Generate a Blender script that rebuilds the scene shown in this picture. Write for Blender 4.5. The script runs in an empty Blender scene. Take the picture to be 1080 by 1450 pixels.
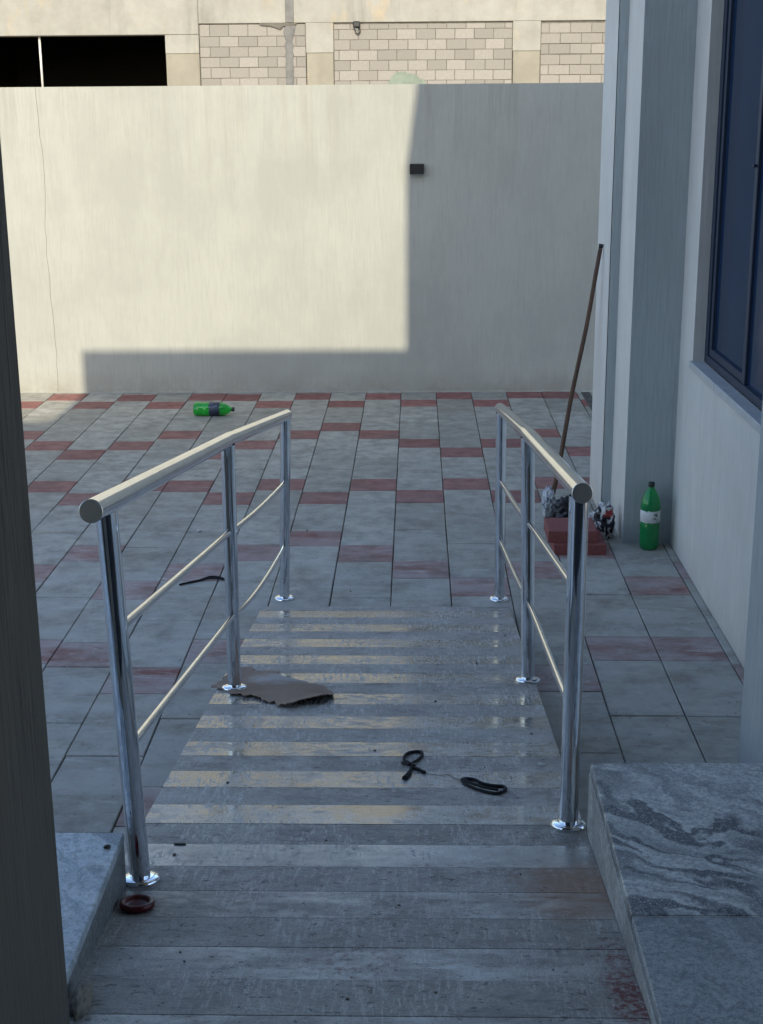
import bpy, bmesh, math, random
from mathutils import Vector, Matrix, noise
from mathutils.geometry import delaunay_2d_cdt

R = random.Random(7)
sc = bpy.context.scene
COL = sc.collection
rad = math.radians

# ------------------------------------------------------------------ camera, sky, sun, exposure
cd = bpy.data.cameras.new('camera')
cam = bpy.data.objects.new('camera', cd)
COL.objects.link(cam)
sc.camera = cam
cd.sensor_fit = 'VERTICAL'
cd.sensor_height = 36.0
cd.lens = 1989.45 / 1450.0 * 36.0
cd.clip_start = 0.05
cd.clip_end = 2000
CAMR = Vector((0.99970595, 0.02317702, -0.00713056))
CAMU = Vector((0.00050069, 0.27426290, 0.96165462))
CAMF = Vector((-0.02424393, 0.96137541, -0.27417065))
CH = 2.3278
cam.matrix_world = Matrix(((CAMR.x, CAMU.x, -CAMF.x, 0), (CAMR.y, CAMU.y, -CAMF.y, 0),
                           (CAMR.z, CAMU.z, -CAMF.z, CH), (0, 0, 0, 1)))

SUN_EL = 30.0
world = bpy.data.worlds.new('World')
sc.world = world
world.use_nodes = True
wn = world.node_tree
sky = wn.nodes.new('ShaderNodeTexSky')
sky.sky_type = 'NISHITA'
sky.sun_disc = False
sky.sun_elevation = rad(SUN_EL)
sky.sun_rotation = rad(180)
bg = wn.nodes['Background']
bg.inputs['Strength'].default_value = 0.15
wn.links.new(sky.outputs[0], bg.inputs['Color'])

sd = bpy.data.lights.new('sun', 'SUN')
sd.energy = 2.3
sd.angle = rad(0.53)
sd.color = (1.0, 0.90, 0.70)
sun = bpy.data.objects.new('sun', sd)
COL.objects.link(sun)
sun.rotation_euler = (rad(90 - SUN_EL), 0, 0)
sun.location = (0, -20, 30)

sc.view_settings.view_transform = 'Standard'
sc.view_settings.look = 'None'
sc.view_settings.gamma = 1
sc.view_settings.use_curve_mapping = False
sc.view_settings.exposure = 1.15

# ------------------------------------------------------------------ helpers
def in_frame(P, m=60):
    d = Vector(P) - Vector((0, 0, CH))
    z = d.dot(CAMF)
    if z < 0.1:
        return False
    x = 540 + 1989.45 * d.dot(CAMR) / z
    y = 725 - 1989.45 * d.dot(CAMU) / z
    return -m < x < 1080 + m and -m < y < 1450 + m


def box(x0, x1, y0, y1, z0, z1):
    V = [(x0, y0, z0), (x1, y0, z0), (x1, y1, z0), (x0, y1, z0), (x0, y0, z1), (x1, y0, z1), (x1, y1, z1), (x0, y1, z1)]
    F = [(3, 2, 1, 0), (4, 5, 6, 7), (0, 1, 5, 4), (1, 2, 6, 5), (2, 3, 7, 6), (3, 0, 4, 7)]
    return V, F


def join(*vf):
    V, F = [], []
    for v, f in vf:
        o = len(V)
        V += list(v)
        F += [tuple(i + o for i in q) for q in f]
    return V, F


def slab(x0, x1, y0, y1, z0, z1, c):
    """box with a chamfered top (18 triangles)"""
    V = [(x0, y0, z0), (x1, y0, z0), (x1, y1, z0), (x0, y1, z0),
         (x0, y0, z1 - c), (x1, y0, z1 - c), (x1, y1, z1 - c), (x0, y1, z1 - c),
         (x0 + c, y0 + c, z1), (x1 - c, y0 + c, z1), (x1 - c, y1 - c, z1), (x0 + c, y1 - c, z1)]
    F = [(8, 9, 10, 11)]
    for i in range(4):
        j = (i + 1) % 4
        F += [(i, j, j + 4, i + 4), (i + 4, j + 4, j + 8, i + 8)]
    return V, F


def tube(path, r, n=20, caps=True):
    P = [Vector(p) for p in path]
    V, F = [], []
    for i, q in enumerate(P):
        if i == 0:
            t = (P[1] - P[0]).normalized()
            pl = t
        elif i == len(P) - 1:
            t = (P[-1] - P[-2]).normalized()
            pl = t
        else:
            a, b = (q - P[i - 1]).normalized(), (P[i + 1] - q).normalized()
            t = (a + b).normalized()
        ref = Vector((1, 0, 0)) if abs(t.x) < 0.8 else Vector((0, 1, 0))
        u = (ref - t * ref.dot(t)).normalized()
        v = t.cross(u)
        rr = r[i] if isinstance(r, (list, tuple)) else r
        for k in range(n):
            a = 2 * math.pi * k / n
            V.append(q + rr * (math.cos(a) * u + math.sin(a) * v))
    for i in range(len(P) - 1):
        for k in range(n):
            k2 = (k + 1) % n
            F.append((i * n + k, i * n + k2, (i + 1) * n + k2, (i + 1) * n + k))
    if caps:
        F.append(tuple(range(n))[::-1])
        F.append(tuple((len(P) - 1) * n + k for k in range(n)))
    return V, F


def lathe(prof, n=28, M=None):
    V, F = [], []
    for (r, z) in prof:
        for k in range(n):
            a = 2 * math.pi * k / n
            V.append(Vector((r * math.cos(a), r * math.sin(a), z)))
    for i in range(len(prof) - 1):
        for k in range(n):
            k2 = (k + 1) % n
            F.append((i * n + k, i * n + k2, (i + 1) * n + k2, (i + 1) * n + k))
    F.append(tuple(range(n))[::-1])
    F.append(tuple((len(prof) - 1) * n + k for k in range(n)))
    if M is not None:
        V = [M @ v for v in V]
    return V, F


def mk_mesh(name, VF, mat, smooth=False, bevel=0.0, seg=1):
    V, F = VF
    me = bpy.data.meshes.new(name)
    me.from_pydata([tuple(v) for v in V], [], F)
    bm = bmesh.new()
    bm.from_mesh(me)
    bmesh.ops.recalc_face_normals(bm, faces=bm.faces)
    if bevel:
        bmesh.ops.bevel(bm, geom=[e for e in bm.edges if e.is_manifold and e.calc_face_angle(0) > 0.6], offset=bevel,
                        segments=seg, affect='EDGES', clamp_overlap=True)
    for f in bm.faces:
        f.smooth = smooth and len(f.verts) <= 4
    bm.to_mesh(me)
    bm.free()
    if mat:
        me.materials.append(mat)
    return me


def link(name, me, parent=None, loc=(0, 0, 0), rot=None):
    o = bpy.data.objects.new(name, me)
    COL.objects.link(o)
    if parent:
        o.parent = parent
    o.location = loc
    if rot:
        o.rotation_euler = rot
    return o


def wloc(o):
    v = Vector((0, 0, 0))
    while o:
        v += Vector(o.location)
        o = o.parent
    return v


def part(name, VF, mat, parent, smooth=False, bevel=0.0, seg=1, at=None):
    """geometry given in world coordinates; the part's origin is its parent's unless at= is given"""
    pw = wloc(parent) if parent else Vector((0, 0, 0))
    org = Vector(at) if at is not None else pw
    V = [Vector(v) - org for v in VF[0]]
    return link(name, mk_mesh(name, (V, VF[1]), mat, smooth, bevel, seg), parent, org - pw)


def tag(o, label=None, cat=None, group=None, kind=None):
    if label: o['label'] = label
    if cat: o['category'] = cat
    if group: o['group'] = group
    if kind: o['kind'] = kind
    return o


def thing(name, loc, label, cat, group=None, rot=None):
    o = bpy.data.objects.new(name, None)
    o.empty_display_size = 0.1
    COL.objects.link(o)
    o.location = loc
    if rot: o.rotation_euler = rot
    return tag(o, label, cat, group)


# ------------------------------------------------------------------ materials
class NT:
    def __init__(s, name):
        s.m = bpy.data.materials.new(name)
        s.m.use_nodes = True
        s.t = s.m.node_tree
        s.b = s.t.nodes['Principled BSDF']
        s.geo = s.t.nodes.new('ShaderNodeNewGeometry')
        s.pos = s.geo.outputs['Position']

    def n(s, ty, **k):
        q = s.t.nodes.new(ty)
        for a, v in k.items():
            setattr(q, a, v)
        return q

    def l(s, a, b):
        s.t.links.new(a, b)

    def mapping(s, scale=(1, 1, 1), src=None, rot=(0, 0, 0), loc=(0, 0, 0)):
        q = s.n('ShaderNodeMapping')
        q.inputs['Scale'].default_value = scale
        q.inputs['Rotation'].default_value = rot
        q.inputs['Location'].default_value = loc
        s.l(src or s.pos, q.inputs['Vector'])
        return q.outputs[0]

    def noise(s, scale=5, detail=6, rough=0.6, vec=None, dist=0.0):
        q = s.n('ShaderNodeTexNoise')
        q.inputs['Scale'].default_value = scale
        q.inputs['Detail'].default_value = detail
        q.inputs['Roughness'].default_value = rough
        q.inputs['Distortion'].default_value = dist
        s.l(vec or s.pos, q.inputs['Vector'])
        return q.outputs['Fac']

    def ramp(s, fac, stops):
        q = s.n('ShaderNodeValToRGB')
        e = q.color_ramp.elements
        while len(e) < len(stops):
            e.new(0.5)
        for i, (p, c) in enumerate(stops):
            e[i].position = p
            e[i].color = (c, c, c, 1) if not isinstance(c, (tuple, list)) else (*c, 1)
        s.l(fac, q.inputs[0])
        return q.outputs[0]

    def math(s, op, a, b=None, c=None, clamp=False):
        q = s.n('ShaderNodeMath', operation=op, use_clamp=clamp)
        for i, v in enumerate((a, b, c)):
            if v is None: continue
            if isinstance(v, (int, float)): q.inputs[i].default_value = v
            else: s.l(v, q.inputs[i])
        return q.outputs[0]

    def mix(s, fac, a, b, mode='MIX'):
        q = s.n('ShaderNodeMix', data_type='RGBA', blend_type=mode)
        if isinstance(fac, (int, float)): q.inputs[0].default_value = fac
        else: s.l(fac, q.inputs[0])
        for i, v in ((6, a), (7, b)):
            if isinstance(v, (tuple, list)): q.inputs[i].default_value = (*v, 1)
            else: s.l(v, q.inputs[i])
        return q.outputs[2]

    def mixf(s, fac, a, b):
        q = s.n('ShaderNodeMix', data_type='FLOAT')
        s.l(fac, q.inputs[0])
        for i, v in ((2, a), (3, b)):
            if isinstance(v, (int, float)): q.inputs[i].default_value = v
            else: s.l(v, q.inputs[i])
        return q.outputs[0]

    def rand(s):
        return s.n('ShaderNodeObjectInfo').outputs['Random']

    def xyz(s):
        q = s.n('ShaderNodeSeparateXYZ')
        s.l(s.pos, q.inputs[0])
        return q.outputs

    def blob(s, c, r, nscale=9, amt=0.6):
        """ragged mask around a world point: 1 inside, 0 outside; r per axis"""
        m = s.mapping((1 / r[0], 1 / r[1], 1 / r[2]), loc=(-c[0] / r[0], -c[1] / r[1], -c[2] / r[2]))
        ln = s.n('ShaderNodeVectorMath', operation='LENGTH')
        s.l(m, ln.inputs[0])
        d = s.math('ADD', ln.outputs['Value'], s.math('MULTIPLY', s.math('SUBTRACT', s.noise(nscale, 8, 0.7), 0.5), amt * 4))
        return s.ramp(d, [(0.45, 1.0), (1.0, 0.0)])

    def bump(s, h, strength=0.3, dist=0.01, prev=None):
        q = s.n('ShaderNodeBump')
        q.inputs['Strength'].default_value = strength
        q.inputs['Distance'].default_value = dist
        s.l(h, q.inputs['Height'])
        if prev: s.l(prev, q.inputs['Normal'])
        return q.outputs[0]

    def out(s, col=None, rough=None, normal=None, metal=None, **k):
        for nm, v in (('Base Color', col), ('Roughness', rough), ('Normal', normal), ('Metallic', metal)):
            if v is None: continue
            if isinstance(v, (int, float)): s.b.inputs[nm].default_value = v
            elif isinstance(v, (tuple, list)): s.b.inputs[nm].default_value = (*v, 1)
            else: s.l(v, s.b.inputs[nm])
        for nm, v in k.items():
            s.b.inputs[nm.replace('_', ' ')].default_value = v
        return s.m


def stucco(name, col, dark=0.8, relief=0.5, stain=0.0, top=None, fine=70):
    s = NT(name)
    comb = s.noise(1.0, 5, 0.7, s.mapping((fine, fine, 4)))
    comb2 = s.noise(1.0, 5, 0.65, s.mapping((fine * 0.33, fine * 0.33, 1.3)))
    big = s.noise(0.9, 7, 0.65)
    streak = s.noise(1.0, 7, 0.65, s.mapping((4, 4, 1.1)))
    grit = s.noise(55, 4, 0.7)
    d = tuple(c * dark for c in col)
    c = s.mix(s.ramp(comb, [(0.36, 1), (0.56, 0)]), col, d)
    c = s.mix(s.ramp(comb2, [(0.36, 0.5), (0.52, 0)]), c, tuple(x * (0.5 + dark * 0.5) for x in col))
    c = s.mix(s.ramp(big, [(0.42, 0.0), (0.60, 0.75)]), c, tuple(x * 0.84 for x in col))
    c = s.mix(s.ramp(streak, [(0.50, 0.0), (0.70, 0.4)]), c, tuple(min(0.9, x * 1.10) for x in col))
    c = s.mix(s.ramp(grit, [(0.66, 0.0), (0.72, 0.35)]), c, tuple(x * 0.6 for x in col))
    z = s.xyz()[2]
    if stain:
        low = s.math('MULTIPLY', s.ramp(z, [(0.0, 1.0), (0.20, 0.0)]), s.ramp(s.noise(4, 7, 0.75), [(0.35, 0.15), (0.66, 1.0)]))
        c = s.mix(s.math('MULTIPLY', low, stain), c, tuple(x * k for x, k in zip(col, (0.62, 0.55, 0.47))))
    if top:
        run = s.ramp(s.noise(1.0, 6, 0.75, s.mapping((9, 9, 0.35))), [(0.50, 0.0), (0.68, 1.0)])
        near = s.ramp(s.math('SUBTRACT', top, z), [(0.0, 1.0), (0.9, 0.0)])
        c = s.mix(s.math('MULTIPLY', s.math('MULTIPLY', run, near), 0.55), c, tuple(x * k for x, k in zip(col, (0.70, 0.66, 0.60))))
    h = s.math('ADD', s.math('MULTIPLY', comb, 0.6), s.math('MULTIPLY', comb2, 0.6))
    nb = s.bump(h, relief, 0.010)
    nb = s.bump(s.noise(150, 4, 0.7), 0.25, 0.004, nb)
    return s.out(c, 0.93, nb)


M = {}
M['wall'] = stucco('cream_stucco', (0.385, 0.388, 0.350), 0.90, 0.4, 0.8, 2.54, 56)
M['wing'] = stucco('grey_stucco', (0.655, 0.640, 0.605), 0.88, 0.5, 0.4)
M['wing_shaded'] = stucco('shaded_grey_stucco', (0.42, 0.475, 0.485), 0.82, 0.6)  # darker copy of the grey stucco: shade put into the camera-facing sides
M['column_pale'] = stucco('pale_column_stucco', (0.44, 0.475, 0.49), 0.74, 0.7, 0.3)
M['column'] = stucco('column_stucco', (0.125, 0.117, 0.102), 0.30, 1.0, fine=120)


def dustmask(s, thr0, thr1):
    """pale cement film dragged about near the foot of the ramp"""
    a = s.noise(1.0, 7, 0.7, s.mapping((1.1, 2.6, 1)))
    return s.ramp(a, [(thr0, 0.0), (thr1, 1.0)])


def tile_mat(name, c0, c1, dust, dustcol):
    s = NT(name)
    rnd = s.rand()
    fine = s.noise(160, 4, 0.7)
    mid = s.noise(9, 6, 0.65)
    c = s.mix(rnd, c0, c1)
    c = s.mix(s.ramp(mid, [(0.38, 0.0), (0.66, 0.8)]), c, tuple(x * 0.70 for x in c0))
    c = s.mix(s.ramp(fine, [(0.35, 0.35), (0.6, 0.0)]), c, tuple(x * 0.55 for x in c0))
    y = s.xyz()[1]
    near = s.ramp(s.math('DIVIDE', y, 12.0), [(0.50, 1.0), (0.58, 0.85), (0.72, 0.12), (0.95, 0.04)])
    film = s.ramp(s.noise(1.0, 7, 0.7, s.mapping((2.3, 5.0, 1))), [(0.33, 0.0), (0.56, 1.0)])
    f = s.math('MULTIPLY', s.math('MULTIPLY', film, near), dust)
    c = s.mix(f, c, dustcol)
    smear = s.ramp(s.noise(1.0, 8, 0.75, s.mapping((5, 17, 1)), 0.5), [(0.575, 0.0), (0.64, 1.0)])
    c = s.mix(s.math('MULTIPLY', smear, s.math('MULTIPLY_ADD', near, 0.42, 0.12)), c, (0.55, 0.55, 0.53))
    dirt = s.ramp(s.noise(3.1, 8, 0.75), [(0.50, 0.0), (0.72, 0.6)])
    c = s.mix(dirt, c, (0.12, 0.105, 0.085))
    spots = s.ramp(s.noise(38, 3, 0.6), [(0.66, 0.0), (0.69, 0.6)])
    c = s.mix(spots, c, (0.06, 0.055, 0.05))
    return s.out(c, s.ramp(mid, [(0.3, 0.62), (0.7, 0.85)]), s.bump(s.math('ADD', fine, s.math('MULTIPLY', mid, 0.8)), 0.25, 0.003))


M['tile_grey'] = tile_mat('grey_concrete_tile', (0.305, 0.290, 0.238), (0.465, 0.448, 0.382), 0.60, (0.47, 0.475, 0.46))
M['tile_red'] = tile_mat('red_concrete_tile', (0.235, 0.082, 0.068), (0.330, 0.135, 0.112), 0.92, (0.40, 0.355, 0.345))


def joint_sand():
    s = NT('joint_sand')
    c = s.ramp(s.noise(14, 6, 0.7), [(0.3, (0.05, 0.045, 0.04)), (0.7, (0.13, 0.118, 0.10))])
    return s.out(c, 0.95)
M['sand'] = joint_sand()


def earth():
    s = NT('dusty_ground')
    c = s.ramp(s.noise(0.7, 8, 0.7), [(0.3, (0.30, 0.25, 0.19)), (0.7, (0.40, 0.35, 0.28))])
    return s.out(c, 0.95, s.bump(s.noise(8, 8, 0.7), 0.4, 0.03))
M['earth'] = earth()


def ramp_stone(name, polished):
    s = NT(name)
    rnd = s.rand()
    sep = s.xyz()
    cmb = s.n('ShaderNodeCombineXYZ')
    s.l(sep[0], cmb.inputs[0]); s.l(sep[1], cmb.inputs[1]); s.l(s.math('MULTIPLY', rnd, 7.0), cmb.inputs[2])
    v = cmb.outputs[0]
    vein = s.noise(1.0, 8, 0.75, s.mapping((8, 15, 1), v), 0.6)
    vein2 = s.noise(1.0, 8, 0.75, s.mapping((22, 48, 1), v), 0.5)
    c = s.ramp(vein, [(0.28, (0.215, 0.212, 0.205)), (0.44, (0.375, 0.362, 0.33)), (0.60, (0.445, 0.43, 0.392)), (0.78, (0.35, 0.337, 0.308))])
    c = s.mix(s.ramp(vein2, [(0.38, 0.8), (0.48, 0.0)]), c, (0.15, 0.147, 0.142))
    c = s.mix(s.ramp(s.noise(2.6, 7, 0.7), [(0.40, 0.0), (0.64, 0.6)]), c, (0.235, 0.23, 0.225))
    c = s.mix(s.ramp(rnd, [(0.0, 0.0), (1.0, 0.5)]), c, (0.42, 0.415, 0.40))
    # dry cement film, long drips along the slope, sprinkled flecks and dirt added to mute reflections near the top
    def patch(sc_, loc, lo, hi):
        return s.ramp(s.noise(1.0, 5, 0.6, s.mapping(sc_, loc=loc)), [(lo, 0.0), (hi, 1.0)])
    film = s.ramp(s.noise(1.0, 9, 0.78, s.mapping((5, 5.5, 1))), [(0.47, 0.0), (0.60, 1.0)])
    brk = s.math('MULTIPLY', s.ramp(s.noise(1.0, 9, 0.80, s.mapping((16, 42, 1))), [(0.46, 0.0), (0.53, 1.0)]), patch((2.2, 2.8, 1), (3, 7, 0), 0.40, 0.56))
    drip = s.ramp(s.noise(1.0, 6, 0.75, s.mapping((95, 13, 1)), 0.4), [(0.530, 0.0), (0.560, 1.0)])
    drip = s.math('MULTIPLY', drip, patch((4, 4, 1), (0, 0, 0), 0.43, 0.51))
    fleck = s.ramp(s.noise(80, 5, 0.75), [(0.570, 0.0), (0.610, 1.0)])
    fleck = s.math('MULTIPLY', fleck, patch((3.4, 3.4, 1), (9, 2, 0), 0.46, 0.58))
    dust = s.math('MAXIMUM', s.math('MULTIPLY', film, 0.42), s.math('MAXIMUM', s.math('MULTIPLY', drip, 0.95), s.math('MULTIPLY', fleck, 0.85)))
    c = s.mix(dust, c, (0.60, 0.59, 0.57))
    yy_ = s.xyz()[1]
    muting_grime = s.math('MULTIPLY', s.ramp(s.math('DIVIDE', yy_, 6.5), [(0.455, 1.0), (0.545, 0.0)]), s.ramp(s.noise(1.0, 8, 0.75, s.mapping((5, 14, 1))), [(0.40, 0.55), (0.56, 1.0)]))
    c = s.mix(s.math('MULTIPLY', muting_grime, 0.45), c, (0.255, 0.245, 0.23) if polished else (0.250, 0.240, 0.225))
    mauve = s.math('MULTIPLY', s.ramp(s.noise(1.0, 8, 0.8, s.mapping((13, 20, 1), loc=(2, 2, 0))), [(0.50, 0.0), (0.60, 1.0)]), patch((1.6, 1.9, 1), (12, 3, 0), 0.45, 0.58))
    c = s.mix(s.math('MULTIPLY', mauve, 0.5), c, (0.19, 0.145, 0.14))
    stain = s.math('MULTIPLY', s.ramp(s.noise(1.0, 8, 0.78, s.mapping((9, 19, 1)), 0.5), [(0.50, 0.0), (0.58, 1.0)]), patch((2.6, 2.6, 1), (5, 5, 0), 0.48, 0.60))
    c = s.mix(s.math('MULTIPLY', stain, 0.55), c, (0.135, 0.118, 0.118))
    spot = s.ramp(s.noise(46, 3, 0.6), [(0.64, 0.0), (0.67, 0.75)])
    c = s.mix(spot, c, (0.075, 0.07, 0.066))
    blk = s.ramp(s.noise(1.0, 6, 0.7, s.mapping((16, 46, 1)), 0.8), [(0.63, 0.0), (0.66, 0.85)])
    c = s.mix(blk, c, (0.045, 0.043, 0.042))
    dust = s.math('MAXIMUM', s.math('MAXIMUM', dust, muting_grime), s.math('MULTIPLY', brk, 0.8))
    c = s.mix(s.ramp(s.noise(170, 5, 0.8), [(0.42, 0.55), (0.50, 0.0)]), c, (0.17, 0.167, 0.16))
    crack = s.ramp(s.noise(1.0, 7, 0.72, s.mapping((11, 52, 1), v), 1.2), [(0.605, 0.0), (0.635, 0.55)])
    c = s.mix(crack, c, (0.10, 0.097, 0.094))
    # the reddish-brown sand spill and the thin red paint scuffs by the right kerb
    br = s.blob((0.41, 3.04, 0.515), (0.17, 0.25, 0.4), 7, 0.55)
    c = s.mix(s.math('MULTIPLY', br, 0.62), c, (0.30, 0.155, 0.085))
    rd = s.blob((0.435, 2.50, 0.597), (0.055, 0.24, 0.4), 24, 0.75)
    c = s.mix(s.math('MULTIPLY', rd, s.ramp(s.noise(70, 4, 0.7), [(0.40, 0.0), (0.56, 0.9)])), c, (0.16, 0.022, 0.022))
    rd2 = s.blob((-0.13, 2.62, 0.58), (0.12, 0.10, 0.4), 24, 0.75)
    c = s.mix(s.math('MULTIPLY', rd2, s.ramp(s.noise(60, 4, 0.7), [(0.50, 0.0), (0.62, 0.7)])), c, (0.14, 0.045, 0.045))
    if polished:
        c = s.mix(s.math('SUBTRACT', 1.0, dust, clamp=True), c, (0.54, 0.54, 0.54), 'MULTIPLY')
        s.b.inputs['IOR'].default_value = 2.4
        s.l(s.math('MULTIPLY_ADD', s.math('MINIMUM', dust, 1.0), -0.47, 0.5), s.b.inputs['Specular IOR Level'])
        rg = s.math('MULTIPLY_ADD', dust, 0.50, s.ramp(s.noise(30, 5, 0.7), [(0.3, 0.06), (0.75, 0.15)]), clamp=True)
        nb = s.bump(s.noise(1.0, 6, 0.7, s.mapping((20, 60, 20))), 0.035, 0.002)
    else:
        rg = 0.72
        nb = s.bump(s.math('ADD', s.noise(140, 5, 0.7), vein2), 0.45, 0.004)
    return s.out(c, rg, nb)


M['polished'] = ramp_stone('polished_ramp_stone', True)
M['flamed'] = ramp_stone('flamed_ramp_stone', False)


def granite(name, base, light, dark, rough=0.42, veins=1.0, ang_=30):
    s = NT(name)
    rot = s.mapping((1, 1, 1), rot=(0, 0, rad(ang_)))
    wv = s.n('ShaderNodeTexNoise')
    wv.inputs['Scale'].default_value = 2.6
    wv.inputs['Detail'].default_value = 5
    s.l(rot, wv.inputs['Vector'])
    wq = s.n('ShaderNodeVectorMath', operation='MULTIPLY_ADD')
    s.l(wv.outputs['Color'], wq.inputs[0])
    wq.inputs[1].default_value = (0.30, 0.50, 0.3)
    s.l(rot, wq.inputs[2])
    flow = wq.outputs[0]
    f1 = s.noise(1.0, 7, 0.66, s.mapping((1.3, 5.6, 5), flow), 0.6)
    f2 = s.noise(1.0, 7, 0.70, s.mapping((5, 34, 12), flow), 0.2)
    grain = s.noise(210, 3, 0.75)
    g2 = s.noise(75, 5, 0.8)
    c = s.ramp(f1, [(0.33, dark), (0.39, tuple(x * 0.7 for x in base)), (0.44, base), (0.50, light), (0.55, base), (0.61, tuple(x * 0.6 for x in base)), (0.64, light), (0.74, base)])
    c = s.mix(1.0 - veins, c, tuple((x * 0.6 + y * 0.4) for x, y in zip(base, light)))
    c = s.mix(s.ramp(f2, [(0.34, 0.75), (0.48, 0.0)]), c, tuple(x * 1.2 for x in dark))
    c = s.mix(s.ramp(f2, [(0.54, 0.0), (0.70, 0.6)]), c, light)
    for lc, k_, m0 in (((3, 1, 0), 15.0, 0.40), ((8, 5, 0), 22.0, 0.46), ((1, 9, 0), 30.0, 0.42)):
        vn = s.noise(1.0, 2.5, 0.5, s.mapping((1.0, 3.4, 3), flow, loc=lc), 0.5)
        dd = s.math('ABSOLUTE', s.math('SUBTRACT', vn, 0.5))
        rag = s.math('MULTIPLY_ADD', s.noise(45, 4, 0.7), 1.6, 0.2)
        halo = s.math('SUBTRACT', 1.0, s.math('MULTIPLY', dd, k_ * 0.45), clamp=True)
        thin = s.math('SUBTRACT', 1.0, s.math('MULTIPLY', s.math('MULTIPLY', dd, k_), rag), clamp=True)
        thin = s.ramp(thin, [(0.25, 0.0), (0.60, 1.0)])
        msk = s.ramp(s.noise(1.0, 3, 0.5, s.mapping((1.8, 1.8, 1.8), loc=lc)), [(m0, 0.0), (m0 + 0.08, 1.0)])
        c = s.mix(s.math('MULTIPLY', s.math('MULTIPLY', halo, msk), 0.45 * veins), c, light)
        c = s.mix(s.math('MULTIPLY', s.math('MULTIPLY', thin, msk), 0.92 * veins), c, tuple(x * 0.6 for x in dark))
    c = s.mix(s.ramp(g2, [(0.40, 0.75), (0.54, 0.0)]), c, tuple(x * 0.5 for x in base))
    c = s.mix(s.ramp(grain, [(0.54, 0.0), (0.70, 0.65)]), c, tuple(min(0.8, x * 1.35) for x in light))
    return s.out(c, s.ramp(g2, [(0.3, rough + 0.14), (0.7, rough - 0.08)]), s.bump(grain, 0.06, 0.002))


M['granite'] = granite('blue_grey_granite', (0.38, 0.40, 0.405), (0.58, 0.595, 0.58), (0.035, 0.05, 0.08))
M['granite_plain'] = granite('speckled_blue_granite', (0.27, 0.295, 0.315), (0.42, 0.44, 0.45), (0.075, 0.09, 0.115), 0.45, 0.25)
M['granite_left'] = granite('sky_tinted_granite', (0.40, 0.46, 0.52), (0.55, 0.60, 0.64), (0.11, 0.16, 0.23), 0.36, 0.8, 60)  # paler and bluer stone, with the reflected sky put into its colour
M['granite_side'] = granite('dark_granite_edge', (0.16, 0.17, 0.18), (0.24, 0.25, 0.25), (0.06, 0.065, 0.07), 0.5, 0.4)
M['granite_darkened'] = granite('darkened_granite', (0.035, 0.037, 0.04), (0.06, 0.062, 0.065), (0.012, 0.012, 0.014), 0.35, 0.4)  # unseen floor stone blackened to darken what the steel posts reflect
M['granite_edge'] = granite('granite_edge', (0.40, 0.41, 0.40), (0.50, 0.50, 0.49), (0.24, 0.25, 0.25), 0.55, 0.6)


def steel():
    s = NT('polished_steel')
    r = s.ramp(s.noise(26, 6, 0.7), [(0.35, 0.03), (0.75, 0.09)])
    smudge = s.ramp(s.noise(7, 6, 0.75), [(0.45, 0.0), (0.62, 0.45)])
    c = s.mix(smudge, (0.83, 0.86, 0.90), (0.58, 0.60, 0.62))
    return s.out(c, r, s.bump(s.noise(14, 3, 0.5), 0.02, 0.003), 1.0)
M['steel'] = steel()


def brushed():
    s = NT('brushed_steel_cap')
    r = s.ramp(s.noise(30, 5, 0.7), [(0.3, 0.25), (0.7, 0.42)])
    return s.out((0.66, 0.645, 0.60), s.math('ADD', r, 0.1), None, 1.0)
M['cap'] = brushed()


def plain(name, col, rough=0.5, metal=0.0, var=0.25, scale=30, bump=0.15, **k):
    s = NT(name)
    f = s.noise(scale, 6, 0.7)
    c = s.mix(s.ramp(f, [(0.35, 0.0), (0.7, 1.0)]), col, tuple(x * (1 - var) for x in col))
    return s.out(c, rough, s.bump(f, bump, 0.003), metal, **k)


M['concrete'] = None


def raw_concrete(name, a, b, rust=0.5):
    s = NT(name)
    f = s.noise(1.5, 8, 0.7)
    st = s.noise(1.0, 6, 0.65, s.mapping((2.6, 2.6, 0.35)))
    c = s.ramp(f, [(0.3, b), (0.65, a)])
    c = s.mix(s.ramp(st, [(0.54, 0.0), (0.72, 0.5)]), c, tuple(x * 0.62 for x in b))
    c = s.mix(s.math('MULTIPLY', s.ramp(s.noise(1.0, 5, 0.7, s.mapping((1.3, 1.3, 0.6), loc=(4, 0, 2))), [(0.56, 0.0), (0.70, 1.0)]), rust), c, (0.42, 0.30, 0.15))
    pits = s.ramp(s.noise(17, 4, 0.7), [(0.72, 0.0), (0.76, 0.7)])
    c = s.mix(pits, c, (0.14, 0.12, 0.09))
    return s.out(c, 0.93, s.bump(s.noise(20, 6, 0.7), 0.4, 0.01))


M['concrete'] = raw_concrete('raw_concrete', (0.300, 0.292, 0.258), (0.225, 0.216, 0.185), 0.4)
M['concrete_low'] = raw_concrete('stained_concrete', (0.255, 0.238, 0.19), (0.20, 0.183, 0.145), 0.6)


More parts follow.
